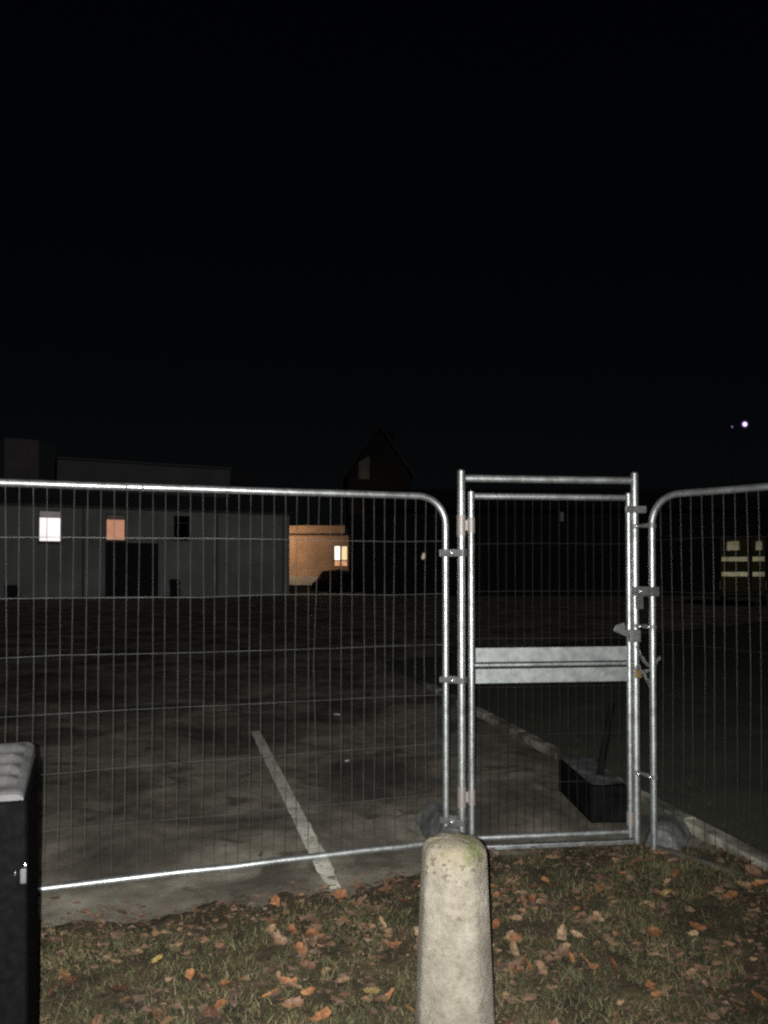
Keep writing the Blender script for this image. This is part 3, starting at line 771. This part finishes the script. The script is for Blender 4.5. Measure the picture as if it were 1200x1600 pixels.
# ------------------------------------------------------------------ warm-lit building behind
C = thing('lit_building', 'low building lit orange behind the grey one, with a glowing window', 'building', (-11, 60, 0), 0)
m = MB(); HW = (7.18, 8.24, 1.95, 3.55)
wall_with_holes(m, 0, 8.3, 1.20, 4.32, [HW]); m.quad((8.3, 0, 0), (8.3, 9, 0), (8.3, 9, 4.3), (8.3, 0, 4.3)); m.quad((0, 9, 0), (0, 0, 0), (0, 0, 4.3), (0, 9, 4.3))
m.build('wall', WARMWALL, C)
m = MB(); m.box((-.2, -.12, 4.325), (8.0, 9, 4.48)); m.build('gutter', FASCIA, C, bevel=.02)
m = MB(); m.box((-.2, -.06, 4.482), (8.02, 9, 5.08)); m.build('fascia', WARMWALL, C, bevel=.02)
m = MB(); m.box((0, -1.2, .55), (6.1, -.003, 1.19)); m.build('plinth', PLINTH, C, bevel=.02)
m = MB(); m.box((0, -1.15, 0), (8.4, -.01, .545)); m.build('base', BRICKD, C)
m = MB(); a, bq, c_, d_ = HW; w = .06
for (p, q, r_, s_) in ((a, a + w, c_, d_), (bq - w, bq, c_, d_), (a + w, bq - w, c_, c_ + w), (a + w, bq - w, d_ - w, d_), (a + .46, a + .60, c_ + w, d_ - w), (a + w, bq - w, 2.38, 2.46)):
    m.box((p, .02, r_), (q, .12, s_)) if (p, r_) != (a + w, 2.38) else (m.box((a + w, .03, 2.38), (a + .459, .11, 2.46)), m.box((a + .601, .03, 2.38), (bq - w, .11, 2.46)))
f = m.build('window', FRAMEM, C)
for x0, x1, z0, z1, mt in ((a + w, a + .46, 2.46, d_ - w, G_CORE), (a + .6, bq - w, 2.46, d_ - w, G_YEL), (a + w, a + .46, c_ + w, 2.38, G_RED), (a + .6, bq - w, c_ + w, 2.38, G_RED)):  # lower G_RED panes: reflection under the window, put in as emission
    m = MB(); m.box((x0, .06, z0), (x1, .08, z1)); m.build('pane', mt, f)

# dark car parked end-on in front of it
car = thing('parked_car', 'dark car parked end-on in front of the orange lit wall', 'car', (-3.45, 54.3, 0), R(28)); car.scale = (.93, .93, .93)
secs = [(-2.15, [(.80, .35), (.86, .7), (.84, .95), (.70, 1.0), (0, 1.02)]), (-1.95, [(.88, .25), (.94, .7), (.92, 1.02), (.72, 1.55), (0, 1.62)]), (-.9, [(.90, .25), (.96, .7), (.94, 1.05), (.72, 1.76), (0, 1.86)]),
        (.5, [(.90, .25), (.96, .7), (.94, 1.05), (.72, 1.72), (0, 1.80)]), (1.2, [(.90, .25), (.96, .7), (.93, 1.02), (.80, 1.06), (0, 1.12)]), (2.15, [(.82, .3), (.88, .65), (.84, .82), (.7, .88), (0, .9)])]
m = MB(); prev = None
for y_, pr in secs:
    cur = [(x, y_, z) for x, z in pr] + [(-x, y_, z) for x, z in pr[-2::-1]]
    if prev:
        for k in range(len(cur) - 1): m.quad(prev[k], prev[k + 1], cur[k + 1], cur[k])
        m.quad(prev[-1], prev[0], cur[0], cur[-1])
    else: m.quad(*cur)
    prev = cur
m.quad(*prev[::-1]); m.build('body', CARP, car, smooth=True)
m = MB(); m.quad((-.62, -2.165, 1.05), (.62, -2.165, 1.05), (.56, -2.0, 1.5), (-.56, -2.0, 1.5)); m.build('rear_window', DKGLASS, car)
for sx_ in (-1, 1):
    m = MB(); m.box((sx_ * .74 - .1, -2.19, .72), (sx_ * .74 + .1, -2.10, .9)); m.build('tail_light', REDL, car)
    for y_ in (-1.35, 1.35):
        m = MB(); m.tube([(sx_ * .80, y_, .33), (sx_ * .97, y_, .33)], .33, 20); m.build('wheel', TYRE, car, smooth=True)

# ------------------------------------------------------------------ gabled house
Hs = thing('gabled_house', 'dark gabled house with steep roof and a pale panel under the eave', 'house', (-.35, 65, 0), R(4))
m = MB(); hw = 2.55
m.quad((-hw, 0, 0), (hw, 0, 0), (hw, 0, 9.9), (0, 0, 13.6), (-hw, 0, 9.9)); m.quad((hw, 12, 0), (-hw, 12, 0), (-hw, 12, 9.9), (0, 12, 13.6), (hw, 12, 9.9))
for s in (-1, 1): m.quad((s * hw, 0, 0), (s * hw, 12, 0), (s * hw, 12, 9.9), (s * hw, 0, 9.9))
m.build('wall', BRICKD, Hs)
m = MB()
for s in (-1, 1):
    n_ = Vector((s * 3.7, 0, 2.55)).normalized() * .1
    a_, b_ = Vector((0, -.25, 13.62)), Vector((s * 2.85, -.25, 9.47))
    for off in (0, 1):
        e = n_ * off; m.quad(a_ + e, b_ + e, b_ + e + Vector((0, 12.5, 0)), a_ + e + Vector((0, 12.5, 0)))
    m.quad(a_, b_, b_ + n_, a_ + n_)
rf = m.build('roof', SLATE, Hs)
m = MB(); m.box((.9, 5, 12.5), (1.6, 5.8, 14.0)); m.build('chimney', BRICKD, rf)
for s in (-1, 1):
    m = MB(); a_, b_ = Vector((0, -.28, 13.72)), Vector((s * 2.9, -.28, 9.5)); dn = Vector((0, 0, -.16))
    m.quad(a_, b_, b_ + dn, a_ + dn); bb = [v + Vector((0, -.04, 0)) for v in (a_, b_, b_ + dn, a_ + dn)]; m.quad(*bb); m.quad(a_, b_, bb[1], bb[0]); m.quad(a_ + dn, b_ + dn, bb[2], bb[3])
    m.build('bargeboard', BARGE, Hs)
m = MB(); m.box((-1.75, -.08, 9.2), (-.85, -.003, 10.6)); m.quad((-1.75, -.081, 10.6), (-.85, -.081, 10.6), (-.85, -.081, 11.1)); m.build('panel', PALE, Hs)

# ------------------------------------------------------------------ long dark building straight behind the gate
Dk = thing('dark_building', 'long unlit dark building behind the gate with a small wall light', 'building', (-1.2, 51, 0), 0)
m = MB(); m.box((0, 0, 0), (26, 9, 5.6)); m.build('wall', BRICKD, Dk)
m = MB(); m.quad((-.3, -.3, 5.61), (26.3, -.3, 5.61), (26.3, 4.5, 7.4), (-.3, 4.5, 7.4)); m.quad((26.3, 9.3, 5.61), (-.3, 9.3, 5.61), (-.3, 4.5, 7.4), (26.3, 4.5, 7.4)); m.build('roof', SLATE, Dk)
m = MB(); m.box((3.66, -.12, 2.30), (3.90, -.003, 2.85)); q = m.build('wall_light', FRAMEM, Dk)
m = MB(); m.tube([(3.66, -.16, 2.40), (3.75, -.17, 2.5), (3.80, -.17, 2.75)], [.07, .12, .09], 10); m.build('lens', G_CREAM, q, smooth=True)
m = MB(); m.box((12.60, -.05, 4.80), (12.86, -.003, 5.45)); q = m.build('window', FRAMEM, Dk)
m = MB(); m.box((12.63, -.07, 4.83), (12.83, -.051, 5.42)); m.build('pane', G_DIMG, q)

# ------------------------------------------------------------------ yellow van with reflective bands
vp = Vector((16.4, 36, 0)); vy = -math.atan2(16.4, 36)
V = thing('parked_van', 'yellow van with pale reflective bands across both rear doors, seen through the right panel', 'van', vp, vy)
m = MB(); frus(m, (-.98, .98, .06, 5.6), (-.92, .92, .10, 5.3), .55, 3.18); m.build('body', CARP, V, bevel=.08)
m = MB(); frus(m, (-.96, .96, 5.58, 6.7), (-.86, .86, 5.3, 6.0), .55, 2.1); m.build('cab', CARP, V, bevel=.08)
m = MB(); m.box((-.95, -.08, .42), (.95, .06, .58)); m.build('bumper', TYRE, V, bevel=.03)
def vdoor(x0, x1, s0, s1):
    m = MB(); m.box((x0, 0, .62), (x1, .05, 3.12)); d = m.build('rear_door', YEL, V, bevel=.02)
    for z in (1.37, 2.06):
        m = MB(); m.box((x0 + .07, -.012, z), (x1 - .05, -.002, z + .20)); m.build('reflective_band', REFL, d)
    m = MB(); pts = [(s0 + .02, 2.56), (s1, 2.57), (s1 - .02, 2.98), (s0 + .04, 2.96)]
    m.quad(*[(x, -.010, z) for x, z in pts]); m.quad(*[(x, -.001, z) for x, z in pts[::-1]])
    for (xa, za), (xb, zb) in zip(pts, pts[1:] + pts[:1]): m.quad((xa, -.010, za), (xa, -.001, za), (xb, -.001, zb), (xb, -.010, zb))
    m.build('reflective_square', REFL, d)
    m = MB(); m.box((x1 - .03 if x1 < .5 else x0 + .01, -.03, 1.75), (x1 - .005 if x1 < .5 else x0 + .03, -.001, 1.95)); m.build('handle', TYRE, d)
vdoor(-.95, .25, -.68, -.12); vdoor(.34, .95, .52, .82)
for s in (-1, 1):
    m = MB(); m.box((s * .955 - .02, -.03, .75), (s * .955 + .02, .01, 1.15)); m.build('tail_light', REDL, V)
    for y_ in (1.2, 5.5):
        m = MB(); m.tube([(s * .76, y_, .36), (s * .99, y_, .36)], .36, 20); m.build('wheel', TYRE, V, smooth=True)

# ------------------------------------------------------------------ floodlights far off on the hill
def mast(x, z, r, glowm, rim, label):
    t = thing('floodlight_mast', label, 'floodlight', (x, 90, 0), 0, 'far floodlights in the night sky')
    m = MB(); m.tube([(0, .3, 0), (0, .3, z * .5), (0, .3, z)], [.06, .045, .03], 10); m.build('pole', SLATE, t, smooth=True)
    m = MB(); m.tube([(0, .22, z), (0, -.02, z)], [r * 1.3, r * 1.75], 24, cap=True); m.build('lamp_housing_halo', rim, t, smooth=True)  # glows as a glare halo on the bright mast, plain housing on the other
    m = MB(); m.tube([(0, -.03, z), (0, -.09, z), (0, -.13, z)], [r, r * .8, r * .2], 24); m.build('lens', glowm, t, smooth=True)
mast(41.4, 18.44, .23, G_PURP, G_HALO, 'bright white violet floodlight high at the right edge of the sky')
mast(39.94, 18.14, .12, G_PURP2, SLATE, 'small dim violet floodlight left of the bright one')
